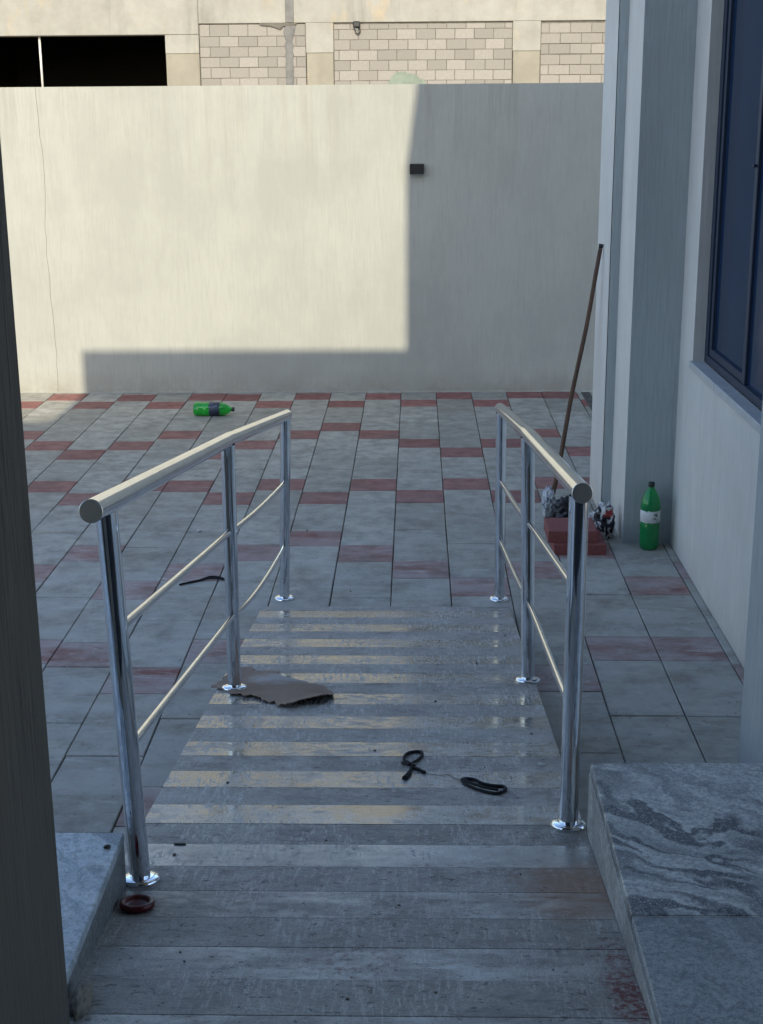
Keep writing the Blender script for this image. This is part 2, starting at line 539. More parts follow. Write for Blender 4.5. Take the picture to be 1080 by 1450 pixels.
def cmu():
    s = NT('concrete_block')
    rnd = s.rand()
    c = s.mix(rnd, (0.205, 0.190, 0.168), (0.285, 0.264, 0.235))
    f = s.noise(22, 7, 0.75)
    c = s.mix(s.ramp(f, [(0.35, 0.0), (0.7, 0.5)]), c, (0.18, 0.165, 0.14))
    return s.out(c, 0.95, s.bump(f, 0.5, 0.008))
M['cmu'] = cmu()
M['mortar'] = plain('grey_mortar', (0.15, 0.138, 0.115), 0.95, var=0.5, scale=9)
M['cement_smear'] = plain('grey_cement_smear', (0.17, 0.168, 0.16), 0.95, var=0.35, scale=6)
M['green_plaster'] = plain('pale_green_plaster', (0.20, 0.235, 0.19), 0.95, var=0.3, scale=7)
M['interior_shade'] = plain('shaded_interior', (0.03, 0.028, 0.025), 0.95, var=0.4, scale=2)  # near-black colour holds the shade of unlit rooms
M['white_pole'] = plain('white_pipe', (0.66, 0.64, 0.58), 0.6)
M['black'] = plain('black_plastic', (0.012, 0.012, 0.013), 0.45)
M['black_cloth'] = plain('black_cord', (0.012, 0.012, 0.016), 0.9, scale=400, bump=0.6)
M['alu'] = plain('blue_grey_aluminium', (0.014, 0.027, 0.058), 0.7, 0.0, var=0.1)
M['sill'] = plain('sill_stone', (0.47, 0.485, 0.49), 0.6, var=0.2, scale=14)


def glass_dark():
    s = NT('sky_tinted_glass')  # tinted glass with the blue of reflected sky put into its colour
    f = s.noise(2.5, 4, 0.6)
    return s.out(s.ramp(f, [(0.3, (0.010, 0.025, 0.062)), (0.7, (0.014, 0.032, 0.078))]),
                 s.ramp(s.noise(18, 6, 0.7), [(0.3, 0.04), (0.75, 0.13)]), None, 0.0, Specular_IOR_Level=0.12)
M['glass'] = glass_dark()


def card():
    s = NT('torn_cardboard')
    f = s.noise(7, 6, 0.7)
    c = s.ramp(f, [(0.3, (0.21, 0.15, 0.115)), (0.7, (0.34, 0.255, 0.20))])
    wv = s.noise(1.0, 2, 0.5, s.mapping((4, 190, 1)))
    film = s.blob((-0.50, 5.03, 0.22), (0.16, 0.09, 0.3), 14, 0.5)
    c = s.mix(s.math('MULTIPLY', film, 0.85), c, (0.42, 0.41, 0.41))
    return s.out(c, 0.9, s.bump(wv, 0.35, 0.003))
M['card'] = card()
M['thread'] = plain('brown_thread', (0.20, 0.15, 0.11), 0.9)


def pet(name, col):
    s = NT(name)
    f = s.noise(18, 4, 0.6)
    c = s.mix(s.ramp(f, [(0.35, 0.0), (0.7, 0.4)]), col, tuple(x * 0.7 for x in col))
    return s.out(c, 0.06, s.bump(s.noise(22, 3, 0.5), 0.12, 0.004), 0.0, Transmission_Weight=0.8, IOR=1.45)
M['pet'] = pet('green_bottle_plastic', (0.08, 0.80, 0.16))
M['pet_dark'] = pet('deep_green_bottle_plastic', (0.06, 0.72, 0.27))
M['liquid'] = plain('dark_green_drink', (0.008, 0.17, 0.05), 0.15)
M['bottle_cap'] = plain('dark_bottle_cap', (0.012, 0.02, 0.016), 0.45)


def torn_label():
    s = NT('torn_white_label')
    f = s.noise(24, 5, 0.7, None, 0.6)
    return s.out(s.ramp(f, [(0.36, (0.03, 0.10, 0.06)), (0.42, (0.62, 0.62, 0.61)), (0.66, (0.70, 0.70, 0.69)), (0.70, (0.10, 0.16, 0.14))]), 0.6)
M['label_white'] = torn_label()


def dark_label():
    s = NT('dark_blue_label')
    f = s.noise(30, 4, 0.7, None, 0.4)
    return s.out(s.ramp(f, [(0.40, (0.012, 0.02, 0.04)), (0.60, (0.02, 0.035, 0.07)), (0.68, (0.25, 0.29, 0.33)), (0.72, (0.03, 0.05, 0.09))]), 0.5)
M['label_dark'] = dark_label()


def printed_bag():
    s = NT('printed_plastic_bag')
    v = s.n('ShaderNodeTexVoronoi')
    v.inputs['Scale'].default_value = 52
    v.inputs['Randomness'].default_value = 0.9
    s.l(s.mapping((1, 1, 0.8)), v.inputs['Vector'])
    sp = s.n('ShaderNodeSeparateColor')
    s.l(v.outputs['Color'], sp.inputs[0])
    k = s.ramp(sp.outputs[0], [(0.0, 0.0), (0.50, 0.0), (0.505, 1.0), (1.0, 1.0)])
    c = s.mix(k, (0.62, 0.63, 0.64), (0.016, 0.018, 0.025))
    rd = s.blob((1.085, 7.62, 0.150), (0.045, 0.1, 0.026), 12, 0.2)
    c = s.mix(rd, c, (0.35, 0.03, 0.03))
    return s.out(c, 0.4, s.bump(s.noise(40, 4, 0.6), 0.3, 0.005))
M['bag_print'] = printed_bag()


def pale_bag():
    s = NT('white_plastic_bag')
    f = s.noise(26, 5, 0.7, None, 0.8)
    c = s.ramp(f, [(0.36, (0.05, 0.055, 0.09)), (0.43, (0.36, 0.40, 0.46)), (0.58, (0.62, 0.65, 0.68)), (0.8, (0.70, 0.72, 0.74))])
    return s.out(c, 0.4)
M['bag_white'] = pale_bag()


def black_bag():
    s = NT('black_plastic_bag')
    f = s.noise(32, 5, 0.7, None, 0.6)
    c = s.ramp(f, [(0.60, (0.012, 0.013, 0.02)), (0.68, (0.05, 0.06, 0.10)), (0.74, (0.40, 0.36, 0.36))])
    return s.out(c, 0.35)
M['bag_black'] = black_bag()


def wood():
    s = NT('weathered_wood')
    f = s.noise(1.0, 6, 0.7, s.mapping((70, 70, 3)))
    c = s.ramp(f, [(0.3, (0.045, 0.028, 0.020)), (0.6, (0.13, 0.075, 0.05)), (0.8, (0.17, 0.11, 0.08))])
    return s.out(c, 0.75, s.bump(f, 0.3, 0.002))
M['wood'] = wood()
M['red_plastic'] = plain('dark_red_plastic', (0.10, 0.005, 0.006), 0.28, var=0.4)
M['powder'] = plain('white_cement_powder', (0.62, 0.61, 0.58), 0.95, var=0.3, scale=50, bump=0.5)
M['rubble'] = plain('pale_mortar_rubble', (0.27, 0.25, 0.215), 0.95, var=0.6, scale=40, bump=0.6)
M['paving_red'] = plain('red_paving_block', (0.25, 0.080, 0.075), 0.85, var=0.35, scale=60, bump=0.4)
M['soffit'] = plain('porch_plaster', (0.25, 0.245, 0.235), 0.9, var=0.1, scale=2)

# ------------------------------------------------------------------ ground, yard paving
YW = 11.945                 # front face of the boundary wall
SL = 0.15                   # ramp gradient
YF = 6.48                   # foot of the ramp
RX0, RX1 = -0.750, 0.4585    # ramp edges
ZL = 0.664                  # landing level


def zr(y):
    return SL * (YF - y)


g = part('ground', ([(-600, -600, -0.16), (600, -600, -0.16), (600, 900, -0.16), (-600, 900, -0.16)], [(0, 1, 2, 3)]), M['earth'], None)
tag(g, 'dusty bare ground around and beyond the paved yard', kind='structure')

yard = part('pavement', box(-14, 1.5, -1.4, YW + 0.02, -0.15, -0.012), M['sand'], None)
tag(yard, 'courtyard paved with grey and red concrete tiles', kind='structure')

J0, CW, PER, GH = -0.1226, 0.30, 1.467, 0.588
RH = PER - 2 * GH
GAP = 0.0052
seqA = [('r', RH), ('g', GH), ('g', GH)]
seqB = [('r', RH), ('g', GH), ('r', RH), ('g', GH), ('g', GH), ('g', GH)]
# phase: y of the far edge of a red tile, pattern type
ph = {-1: (11.89, 'A'), 0: (11.605, 'A'), 1: (9.86, 'B'), 2: (11.60, 'A'), 3: (11.94, 'A'), 4: (9.88, 'B'), 5: (11.60, 'A'),
      -2: (11.57, 'B'), -3: (11.90, 'A'), -4: (11.56, 'A'), -5: (9.80, 'B'), -6: (11.89, 'A'), -7: (11.54, 'A'), -8: (9.80, 'B'),
      -9: (11.55, 'A'), -10: (11.89, 'A'), -11: (11.57, 'A'), -12: (9.8, 'B')}
tmesh = {}


def tile_mesh(kind, w, h):
    key = (kind, round(w, 3), round(h, 3))
    if key not in tmesh:
        tmesh[key] = mk_mesh('red_paving_tile' if kind == 'r' else 'paving_tile',
                             slab(-w / 2, w / 2, -h / 2, h / 2, -0.03, 0, 0.003), M['tile_red'] if kind == 'r' else M['tile_grey'])
    return tmesh[key]


rest = {'r': [], 'g': []}
ntile = 0
for k in range(-44, 6):
    x0, x1 = J0 + k * CW + GAP / 2, min(J0 + (k + 1) * CW - GAP / 2, 1.418)
    if x1 - x0 < 0.02:
        continue
    p0, ty = ph.get(k, (11.9 - 0.294 * (k % 3), 'A'))
    seq = seqA if ty == 'A' else seqB
    tot = sum(h for _, h in seq)
    y = p0 + tot * 2
    i = 0
    while y > 1.0:
        kd, h = seq[i % len(seq)]
        i += 1
        ya, yb = y - h + GAP / 2, min(y - GAP / 2, YW - 0.004)
        y -= h
        if yb - ya < 0.03 or yb < 1.5:
            continue
        if x0 > RX0 + 0.03 and x1 < RX1 + 0.04 and yb < YF - 0.02:
            continue
        if x0 > 0.40 and yb < 3.3:
            continue
        if x1 < -0.6 and yb < 2.95:
            continue
        cx, cy = (x0 + x1) / 2, (ya + yb) / 2
        if any(in_frame((px, py, 0), 10) for px in (x0, cx, x1) for py in (ya, cy, yb)) and not (cx < -0.45 * cy - 0.05):
            o = link('red_paving_tile' if kd == 'r' else 'paving_tile', tile_mesh(kd, x1 - x0, yb - ya), yard,
                     (cx, cy, R.uniform(-0.0018, 0.0018)), (R.gauss(0, 0.0022), R.gauss(0, 0.003), R.gauss(0, 0.0030)))
            ntile += 1
        else:
            rest[kd].append(slab(x0, x1, ya, yb, -0.03, 0, 0.003))
for kd, nm in (('g', 'paving_tiles'), ('r', 'red_paving_tiles')):
    o = part(nm, join(*rest[kd]), M['tile_red'] if kd == 'r' else M['tile_grey'], yard)
    o['kind'] = 'stuff'
print('tiles', ntile)

# ------------------------------------------------------------------ ramp with alternating polished and flamed strips
ang = math.atan(SL)
YT = YF - ZL / SL           # top of the ramp


def prism_yz(poly, x0, x1):
    n = len(poly)
    V = [(x0, y, z) for y, z in poly] + [(x1, y, z) for y, z in poly]
    F = [tuple(range(n)), tuple(range(2 * n - 1, n - 1, -1))] + [(i, (i + 1) % n, (i + 1) % n + n, i + n) for i in range(n)]
    return V, F


ST = 0.022
ramp = part('ramp', prism_yz([(YT, -0.02), (YF - 0.12, -0.02), (YF - 0.12, zr(YF - 0.12) - ST), (YT, zr(YT) - ST)], RX0 + 0.006, RX1 - 0.002), M['rubble'], None)
tag(ramp, 'sloping stone ramp of alternating polished and rough strips between the two steel railings', kind='structure')
smesh = {}
ys, k = [], 0
edges = [YF - 0.004]
yy = 5.754 + 0.153 * 4
lst = []
while yy > YT:
    lst.append(yy)
    yy -= 0.153
edges += lst + [YT]
for i in range(len(edges) - 1):
    a, b = edges[i], edges[i + 1]
    pol = (round((edges[i] - 5.754) / 0.153) % 2 == 0) and i > 0
    L = (a - b) / math.cos(ang) - 0.0012
    key = (pol, round(L, 3))
    if key not in smesh:
        smesh[key] = mk_mesh('polished_strip' if pol else 'rough_strip',
                             slab(-(RX1 - RX0) / 2, (RX1 - RX0) / 2, -L / 2, L / 2, -ST + 0.001, 0, 0.0007), M['polished'] if pol else M['flamed'])
    ym = (a + b) / 2
    link('polished_strip' if pol else 'rough_strip', smesh[key], ramp,
         ((RX0 + RX1) / 2, ym, zr(ym) + R.uniform(-0.0006, 0.0006)), (-ang, 0, 0))

# ------------------------------------------------------------------ boundary wall with its crack
wall = thing('boundary_wall', (0, YW, 0), 'tall cream rendered boundary wall at the back of the yard, partly in shadow', 'wall')
WT = 2.540
crk = []
zz = 0.0
xx = -3.100
rc = random.Random(3)
while zz < WT:
    crk.append((xx, zz))
    zz += rc.uniform(0.05, 0.16)
    xx = -3.102 + 0.010 * math.sin(zz * 4.1) + rc.uniform(-0.007, 0.007)
crk.append((xx, WT))


def wall_panel(poly):
    n = len(poly)
    V = [(x, YW, z) for x, z in poly] + [(x, YW + 0.20, z) for x, z in poly]
    F = [tuple(range(n)), tuple(range(2 * n - 1, n - 1, -1))] + [(i, (i + 1) % n, (i + 1) % n + n, i + n) for i in range(n)]
    return V, F


left = [(-14.0, 0.0)] + [(x - 0.0012, z) for x, z in crk] + [(-14.0, WT)]
right = [(9.0, 0.0), (9.0, WT)] + [(x + 0.0012, z) for x, z in reversed(crk)]
part('wall_panel', wall_panel(left), M['wall'], wall)
part('wall_panel', wall_panel(right), M['wall'], wall)
# low, ragged mortar bead where the render meets the paving
bead = []
for i in range(420):
    x = -4.2 + i * 0.0142
    h = 0.006 + 0.010 * max(0, noise.noise(Vector((x * 5, 0, 3)))) + 0.004 * noise.noise(Vector((x * 31, 0, 1)))
    w = 0.008 + 0.016 * max(0, noise.noise(Vector((x * 7, 2, 0))))
    bead.append((x, max(0.002, h), w))
V, F = [], []
for x, h, w in bead:
    V += [(x, YW - w, -0.004), (x, YW - w * 0.4, h), (x, YW + 0.002, h * 1.3)]
for i in range(len(bead) - 1):
    a = i * 3
    F += [(a, a + 3, a + 4, a + 1), (a + 1, a + 4, a + 5, a + 2)]
part('mortar_bead', (V, F), M['wall'], wall)

wl = thing('wall_light', (0.012, YW, 1.87), 'small black box light fixed high on the shaded part of the cream wall', 'wall light')
part('housing', box(-0.047, 0.071, YW - 0.075, YW - 0.001, 1.829, 1.911), M['black'], wl, bevel=0.004)
part('lens', box(-0.035, 0.059, YW - 0.060, YW - 0.020, 1.824, 1.8285), M['bag_white'], wl)

# ------------------------------------------------------------------ the building in whose porch the photograph was taken
bld = thing('entrance_building', (0, -1.2, 0), 'grey rendered building on the right with tall pilasters and a dark blue window', 'building')
XF = 1.420     # wall with the window
YA = 7.530     # broad pilaster face
part('wall', box(XF, 3.6, 4.2, YA, -0.1, 1.045), M['wing'], bld)                       # under the window
part('wall', box(XF, 3.6, 7.172, YA, 1.045, 9.0), M['wing'], bld)                      # jamb beyond the window
part('wall', box(XF, 3.6, 4.2, 7.172, 3.25, 9.0), M['wing'], bld)                      # above the window
part('pilaster', join(box(1.155, 3.6, YA, 8.068, -0.1, 9.0)), M['wing'], bld)
part('pilaster_face', box(1.1555, XF + 0.02, YA - 0.003, YA + 0.01, -0.05, 9.0), M['wing_shaded'], bld)
part('groove_face', box(1.105, 1.1548, 8.060, 8.10, 0.055, 9.0), M['wing_shaded'], bld)
part('pilaster', box(1.105, 3.6, 8.068, 8.66, -0.1, 9.0), M['wing'], bld)
part('plinth', box(1.104, 1.1545, 8.045, 8.0675, -0.1, 0.055), M['wing'], bld, bevel=0.006)

win = part('window', box(1.62, 1.66, 4.3, 7.16, 1.08, 3.24), M['interior_shade'], bld)  # near-black sheet in place of the unlit room behind the glass
FR = 1.478
fr = join(box(FR, FR + 0.06, 7.110, 7.171, 1.0865, 3.249), box(FR, FR + 0.06, 4.3, 7.110, 1.0865, 1.125),
          box(FR, FR + 0.06, 4.3, 7.110, 3.205, 3.249), box(FR + 0.006, FR + 0.05, 6.30, 6.352, 1.125, 3.205),
          box(FR + 0.006, FR + 0.05, 5.35, 5.402, 1.125, 3.205))
part('frame', fr, M['alu'], win, bevel=0.003)
sash = join(box(FR + 0.010, FR + 0.05, 7.062, 7.108, 1.127, 3.203), box(FR + 0.010, FR + 0.05, 6.354, 7.062, 1.127, 1.165))
part('sash', sash, M['alu'], win, bevel=0.002)
part('pane', box(FR + 0.025, FR + 0.033, 6.352, 7.062, 1.165, 3.205), M['glass'], win)
part('pane', box(FR + 0.020, FR + 0.028, 5.402, 6.300, 1.125, 3.205), M['glass'], win)
part('pane', box(FR + 0.025, FR + 0.033, 4.3, 5.350, 1.125, 3.205), M['glass'], win)
part('latch', box(FR - 0.010, FR + 0.0055, 6.312, 6.340, 2.082, 2.096), M['alu'], win, bevel=0.003)
for a, b in ((4.2, 6.558), (6.563, 7.190)):
    part('sill', box(XF - 0.016, FR + 0.0005, a, b, 1.046, 1.086), M['sill'], bld, bevel=0.004)

# porch: facade behind the camera, canopy over the ramp, taller storey on the right (unseen; they shade the yard and darken the steel's reflections)
YC = 4.20                     # front edge of the canopy
TAN = math.tan(rad(SUN_EL))
ZC = 0.366 + TAN * (YW - YC)
ZA = TAN * (10.745 + 1.2)
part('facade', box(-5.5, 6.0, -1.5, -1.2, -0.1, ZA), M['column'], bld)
part('canopy', box(-2.872, 1.10, -1.1995, YC, ZC - 0.55, ZC), M['soffit'], bld)
# the unseen storey above the canopy, its left corner leant to slant the wall's shadow edge
zk = 1.893 + TAN * (YW - YC)
x_k = -0.077
ztop = zk + 2.4
poly = [(x_k, ZC + 0.001), (4.6, ZC + 0.001), (4.6, ztop), (x_k + 0.137 * 2.4, ztop), (x_k, zk)]
V = [(x, YC, z) for x, z in poly] + [(x, -1.1995, z) for x, z in poly]
n = len(poly)
F = [tuple(range(n)), tuple(range(2 * n - 1, n - 1, -1))] + [(i, (i + 1) % n, (i + 1) % n + n, i + n) for i in range(n)]
part('upper_storey', (V, F), M['wing'], bld)
dr = part('reflection_door', box(-2.80, 1.40, -1.1995, -1.14, ZL, ZL + 3.4), M['alu'], bld)  # unseen dark glazing, added for the steel to reflect
for i in range(4):
    part('pane', box(-2.74 + i * 1.03, -1.77 + i * 1.03, -1.1395, -1.13, ZL + 0.12, ZL + 3.3), M['glass'], dr)

# landing on either side of the ramp
lr = thing('granite_landing', (0.7, 2.6, 0), 'raised blue-grey veined granite landing slab to the right of the ramp', 'landing', 'granite landings beside the ramp')
part('slab', box(0.462, 2.6, 2.669, 3.405, ZL - 0.022, ZL + 0.004), M['granite'], lr, bevel=0.003)
part('slab', box(0.462, 2.6, 1.80, 2.666, ZL - 0.022, ZL + 0.0035), M['granite_plain'], lr, bevel=0.003)
part('joint', box(0.464, 2.6, 2.6655, 2.6695, ZL - 0.021, ZL + 0.0028), M['granite_edge'], lr)
part('side_panel', box(0.459, 0.480, 1.80, 3.402, -0.05, ZL - 0.0225), M['granite_edge'], lr, bevel=0.002)
part('base', box(0.4805, 2.6, 1.80, 3.395, -0.05, ZL - 0.0225), M['mortar'], lr)
ll = thing('granite_landing', (-1.4, 2.6, 0), 'speckled granite landing slab, coloured pale blue for reflected sky, between the left column and the ramp', 'landing', 'granite landings beside the ramp')
part('slab', box(-3.2, -0.702, 1.80, 3.028, ZL - 0.026, ZL - 0.002), M['granite_left'], ll, bevel=0.003)
part('side_panel', box(-0.722, -0.7035, 1.80, 3.025, -0.05, ZL - 0.0265), M['granite_side'], ll, bevel=0.002)
part('base', box(-3.2, -0.7225, 1.80, 3.015, -0.05, ZL - 0.0265), M['mortar'], ll)
fl = part('landing_floor', box(-4, 4, -1.2, 1.80, -0.05, ZL - 0.001), M['granite_darkened'], None)
tag(fl, 'unseen granite porch floor behind the viewer, darkened for the steel reflections', kind='structure')
fl2 = part('ramp_head', box(RX0 + 0.048, 0.4585, 1.8005, YT - 0.001, 0.3, ZL - 0.0012), M['granite_darkened'], None)
tag(fl2, 'flat stone strip at the head of the ramp', kind='structure')

# ------------------------------------------------------------------ columns
c1 = thing('porch_column', (-0.86, 2.1, 0.6), 'dark rough-rendered column close to the viewer at the left edge', 'column', 'porch columns')
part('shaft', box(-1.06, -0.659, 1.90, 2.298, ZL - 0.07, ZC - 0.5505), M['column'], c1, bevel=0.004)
c2 = thing('porch_column', (1.37, 4.45, 0), 'pale blue-grey column standing at the right edge beside the window', 'column', 'porch columns')
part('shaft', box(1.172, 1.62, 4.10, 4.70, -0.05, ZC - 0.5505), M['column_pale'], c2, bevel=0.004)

# ------------------------------------------------------------------ unfinished block building beyond the wall
KB = 1.096
YB = 28.0 * KB


def bx(x):
    return x * KB


def bz(z):
    return CH + (z - CH) * KB


ub = thing('unfinished_building', (bx(0), YB, 0), 'unfinished concrete-frame building with block infill walls beyond the boundary wall', 'building')


def bpart(name, x0, x1, z0, z1, y0, y1, mat, parent=ub, bevel=0.0):
    return part(name, box(bx(x0), bx(x1), YB + y0, YB + y1, z0 if z0 < 0 else bz(z0), bz(z1)), mat, parent, bevel=bevel)


bpart('beam', -4.098, 12, 3.945, 5.2, -0.03, 0.4, M['concrete'], bevel=0.01)
bpart('beam', -14, -4.1, 3.755, 5.2, -0.045, 0.4, M['concrete'], bevel=0.01)
for (a, b, zc) in ((-2.072, -1.548, 3.404), (1.838, 2.362, 3.410)):
    bpart('concrete_column', a, b, zc, 3.9445, -0.030, 0.3, M['concrete'], bevel=0.008)
    bpart('concrete_column', a + 0.01, b - 0.005, -0.15, zc - 0.001, -0.018, 0.3, M['concrete_low'], bevel=0.008)
bpart('lintel_end', -4.745, -4.103, 3.412, 3.754, -0.030, 0.3, M['concrete'], bevel=0.006)
bpart('concrete_column', -4.745, -4.105, -0.15, 3.411, -0.016, 0.3, M['concrete_low'], bevel=0.008)
for (a, b) in ((-4.098, -2.0725), (-1.5475, 1.8375), (2.3625, 12)):
    bpart('mortar_bed', a, b, -0.15, 3.940, 0.012, 0.2, M['mortar'])
bpart('lower_wall', -14, -4.746, -0.15, 2.65, 0.0, 0.25, M['concrete_low'])
bpart('wall', -14, -9.6, 2.651, 3.754, 0.0, 0.25, M['concrete'])
# room behind the wide opening, its shade put into near-black surfaces
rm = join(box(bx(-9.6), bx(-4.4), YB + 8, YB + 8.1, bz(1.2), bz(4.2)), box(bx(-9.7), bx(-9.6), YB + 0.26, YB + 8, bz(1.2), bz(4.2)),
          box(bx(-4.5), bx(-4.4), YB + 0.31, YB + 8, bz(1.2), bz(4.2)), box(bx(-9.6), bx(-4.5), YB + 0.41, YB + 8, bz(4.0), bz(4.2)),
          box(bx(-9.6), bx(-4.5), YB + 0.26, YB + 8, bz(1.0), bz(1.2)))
part('dark_room', rm, M['interior_shade'], ub)
part('pipe', tube([(bx(-7.17), YB + 0.10, bz(2.651)), (bx(-7.17), YB + 0.10, bz(3.754))], 0.024, 10), M['white_pole'], ub, smooth=True)
# blocks laid one by one
bmesh_cache = {}
nb = 0


def block(x0, x1, z0, z1):
    global nb
    g_ = 0.008
    w, h = (x1 - x0) - g_, (z1 - z0) - g_
    if w < 0.03 or h < 0.02:
        return
    key = (round(w, 2), round(h, 2))
    if key not in bmesh_cache:
        bmesh_cache[key] = mk_mesh('block', box(-w / 2 * KB, w / 2 * KB, -0.0, 0.12, -h / 2 * KB, h / 2 * KB), M['cmu'], bevel=0.006)
    o = link('block', bmesh_cache[key], ub)
    o.location = (bx((x0 + x1) / 2), R.uniform(-0.006, 0.006) + 0.0, bz((z0 + z1) / 2))
    o.rotation_euler = (R.gauss(0, 0.004), R.gauss(0, 0.004), R.gauss(0, 0.006))
    nb += 1


def panel(x0, x1, rows, first, step, half):
    for r, (z1, z0) in enumerate(zip(rows[:-1], rows[1:])):
        j = first + (half if r % 2 else 0)
        while j > x0:
            j -= step
        xs = [x0] + [j + step * (i + 1) for i in range(60) if x0 + 0.02 < j + step * (i + 1) < x1 - 0.02] + [x1]
        for a, b in zip(xs[:-1], xs[1:]):
            jit = R.uniform(-0.006, 0.006)
            block(a, b, z0, z1)


rows1 = [3.930, 3.712, 3.524, 3.339, 3.150, 2.957, 2.770, 2.583]
panel(-4.092, -2.078, rows1, -3.896, 0.3635, 0.18)
rows2 = [3.916, 3.819, 3.635, 3.447, 3.260, 3.076, 2.893, 2.706, 2.52]
panel(-1.542, 1.832, rows2, -1.461 + 0.225, 0.3655, 0.155)
rows3 = [3.906, 3.723, 3.534, 3.343, 3.152, 2.973, 2.786, 2.60]
panel(2.368, 5.6, rows3, 2.522, 0.398, 0.21)
print('blocks', nb)
# cement smear run down panel one, and the pale plaster patch on panel two
sm = []
for i in range(15):
    z = 3.955 - i * 0.085
    w = 0.075 + 0.03 * noise.noise(Vector((i * 0.9, 1, 2))) + (0.03 if i in (1, 2) else 0)
    c = -2.365 - 0.025 * (i > 1) + 0.012 * noise.noise(Vector((i * 0.7, 5, 2)))
    sm.append((c - w, c + w, z))
V, F = [], []
for a, b, z in sm:
    V += [(bx(a), YB - 0.010, bz(z)), (bx(a) + 0.02, YB - 0.035, bz(z)), (bx(b) - 0.02, YB - 0.035, bz(z)), (bx(b), YB - 0.010, bz(z))]
for i in range(len(sm) - 1):
    for q in range(3):
        F.append((i * 4 + q, i * 4 + q + 1, i * 4 + q + 5, i * 4 + q + 4))
part('cement_smear', (V, F), M['cement_smear'], ub, smooth=True)
bpart('cement_smear', -2.45, -2.29, 3.95, 5.0, -0.055, -0.031, M['cement_smear'], bevel=0.01)
pat = [(-0.50, 2.75), (-0.52, 2.86), (-0.44, 2.97), (-0.36, 3.045), (-0.22, 3.05), (-0.10, 3.02), (0.03, 2.99), (0.07, 2.93), (0.17, 2.90), (0.22, 2.80), (0.20, 2.72)]
V = [(bx(x), YB - 0.012, bz(z)) for x, z in pat] + [(bx(x), YB - 0.03, bz(z)) for x, z in pat]
n = len(pat)
F = [tuple(range(n)), tuple(range(2 * n - 1, n - 1, -1))] + [(i, (i + 1) % n, (i + 1) % n + n, i + n) for i in range(n)]
part('plaster_patch', (V, F), M['green_plaster'], ub)
# torn mortar hanging under the beam
V, F = [], []
tr = [(-2.95, 3.93), (-2.90, 3.905), (-2.75, 3.90), (-2.62, 3.86), (-2.55, 3.83), (-2.50, 3.89), (-2.30, 3.90), (-2.24, 3.925), (-2.24, 3.95), (-2.95, 3.95)]
V = [(bx(x), YB - 0.012, bz(z)) for x, z in tr] + [(bx(x), YB - 0.04, bz(z)) for x, z in tr]
n = len(tr)
F = [tuple(range(n)), tuple(range(2 * n - 1, n - 1, -1))] + [(i, (i + 1) % n, (i + 1) % n + n, i + n) for i in range(n)]
part('loose_mortar', (V, F), M['mortar'], ub)
# small black floodlight with its cable loop under the beam
fx, fz = bx(-1.105), bz(3.885)
lp = thing('floodlight', (fx, YB, fz), 'small black floodlight hanging under the beam of the unfinished building', 'lamp')
part('housing', box(fx - 0.075, fx + 0.075, YB - 0.13, YB - 0.02, fz - 0.035, fz + 0.085), M['black'], lp, bevel=0.02)
part('bracket', box(fx - 0.03, fx + 0.03, YB - 0.0195, YB + 0.002, fz - 0.09, fz + 0.03), M['white_pole'], lp)
lpts = [(fx - 0.02, YB - 0.04, fz - 0.03)]
for i in range(10):
    a = i / 9 * math.pi * 1.6
    lpts.append((fx + 0.02 + 0.05 * math.sin(a), YB - 0.045, fz - 0.10 + 0.06 * math.cos(a)))
part('cable', tube(lpts, 0.012, 8), M['black'], lp, smooth=True)

# ------------------------------------------------------------------ steel railings
def railing(label, posts, axis, midfr, capdir):
    """posts: (base, top) points near to far; axis: handrail axis points; midfr: per post heights of the two mid rails as points"""
    t = thing('handrail', posts[0][0], label, 'railing', 'steel railings flanking the ramp')
    for (b, tp), (dz) in zip(posts, capdir):
        pst = part('post', tube([b, tp], 0.0255, 28, False), M['steel'], t, smooth=True)
        Mx = Matrix.Translation(b) @ Matrix.Rotation(-ang if dz else 0, 4, 'X')
        part('flange', lathe([(0.047, -0.006), (0.0485, 0.004), (0.0475, 0.0085), (0.043, 0.0125), (0.030, 0.0145), (0.0263, 0.0145)], 32, Mx), M['steel'], pst, smooth=True, at=b)
    # the handrail bends gently at the middle post
    A, B, C_ = [Vector(a) for a in axis]
    pts = [A, A.lerp(B, 0.5), A.lerp(B, 0.965), B + Vector((0, 0, 0.001)), B.lerp(C_, 0.04), B.lerp(C_, 0.5), C_]
    part('top_rail', tube(pts, 0.0262, 36, False), M['steel'], t, smooth=True)
    for P, Q in ((A, B), (C_, B)):
        d = (P - Q).normalized()
        rot = d.to_track_quat('Z', 'Y').to_matrix().to_4x4()
        Mx = Matrix.Translation(P) @ rot
        part('end_cap', lathe([(0.0262, -0.003), (0.0264, 0.0012), (0.0250, 0.0026), (0.012, 0.0030), (0.004, 0.0031)], 32, Mx), M['cap'], t)
    for lv in midfr:
        for s in range(2):
            P, Q = Vector(lv[s]), Vector(lv[s + 1])
            bow = lv[3] if s == 1 else 0
            pts = [P.lerp(Q, i / 8) + Vector((0, 0, -bow * math.sin(math.pi * (i / 8) ** 0.8))) for i in range(9)]
            part('mid_rail', tube(pts, 0.0112, 16, False), M['steel'], t, smooth=True)
    return t


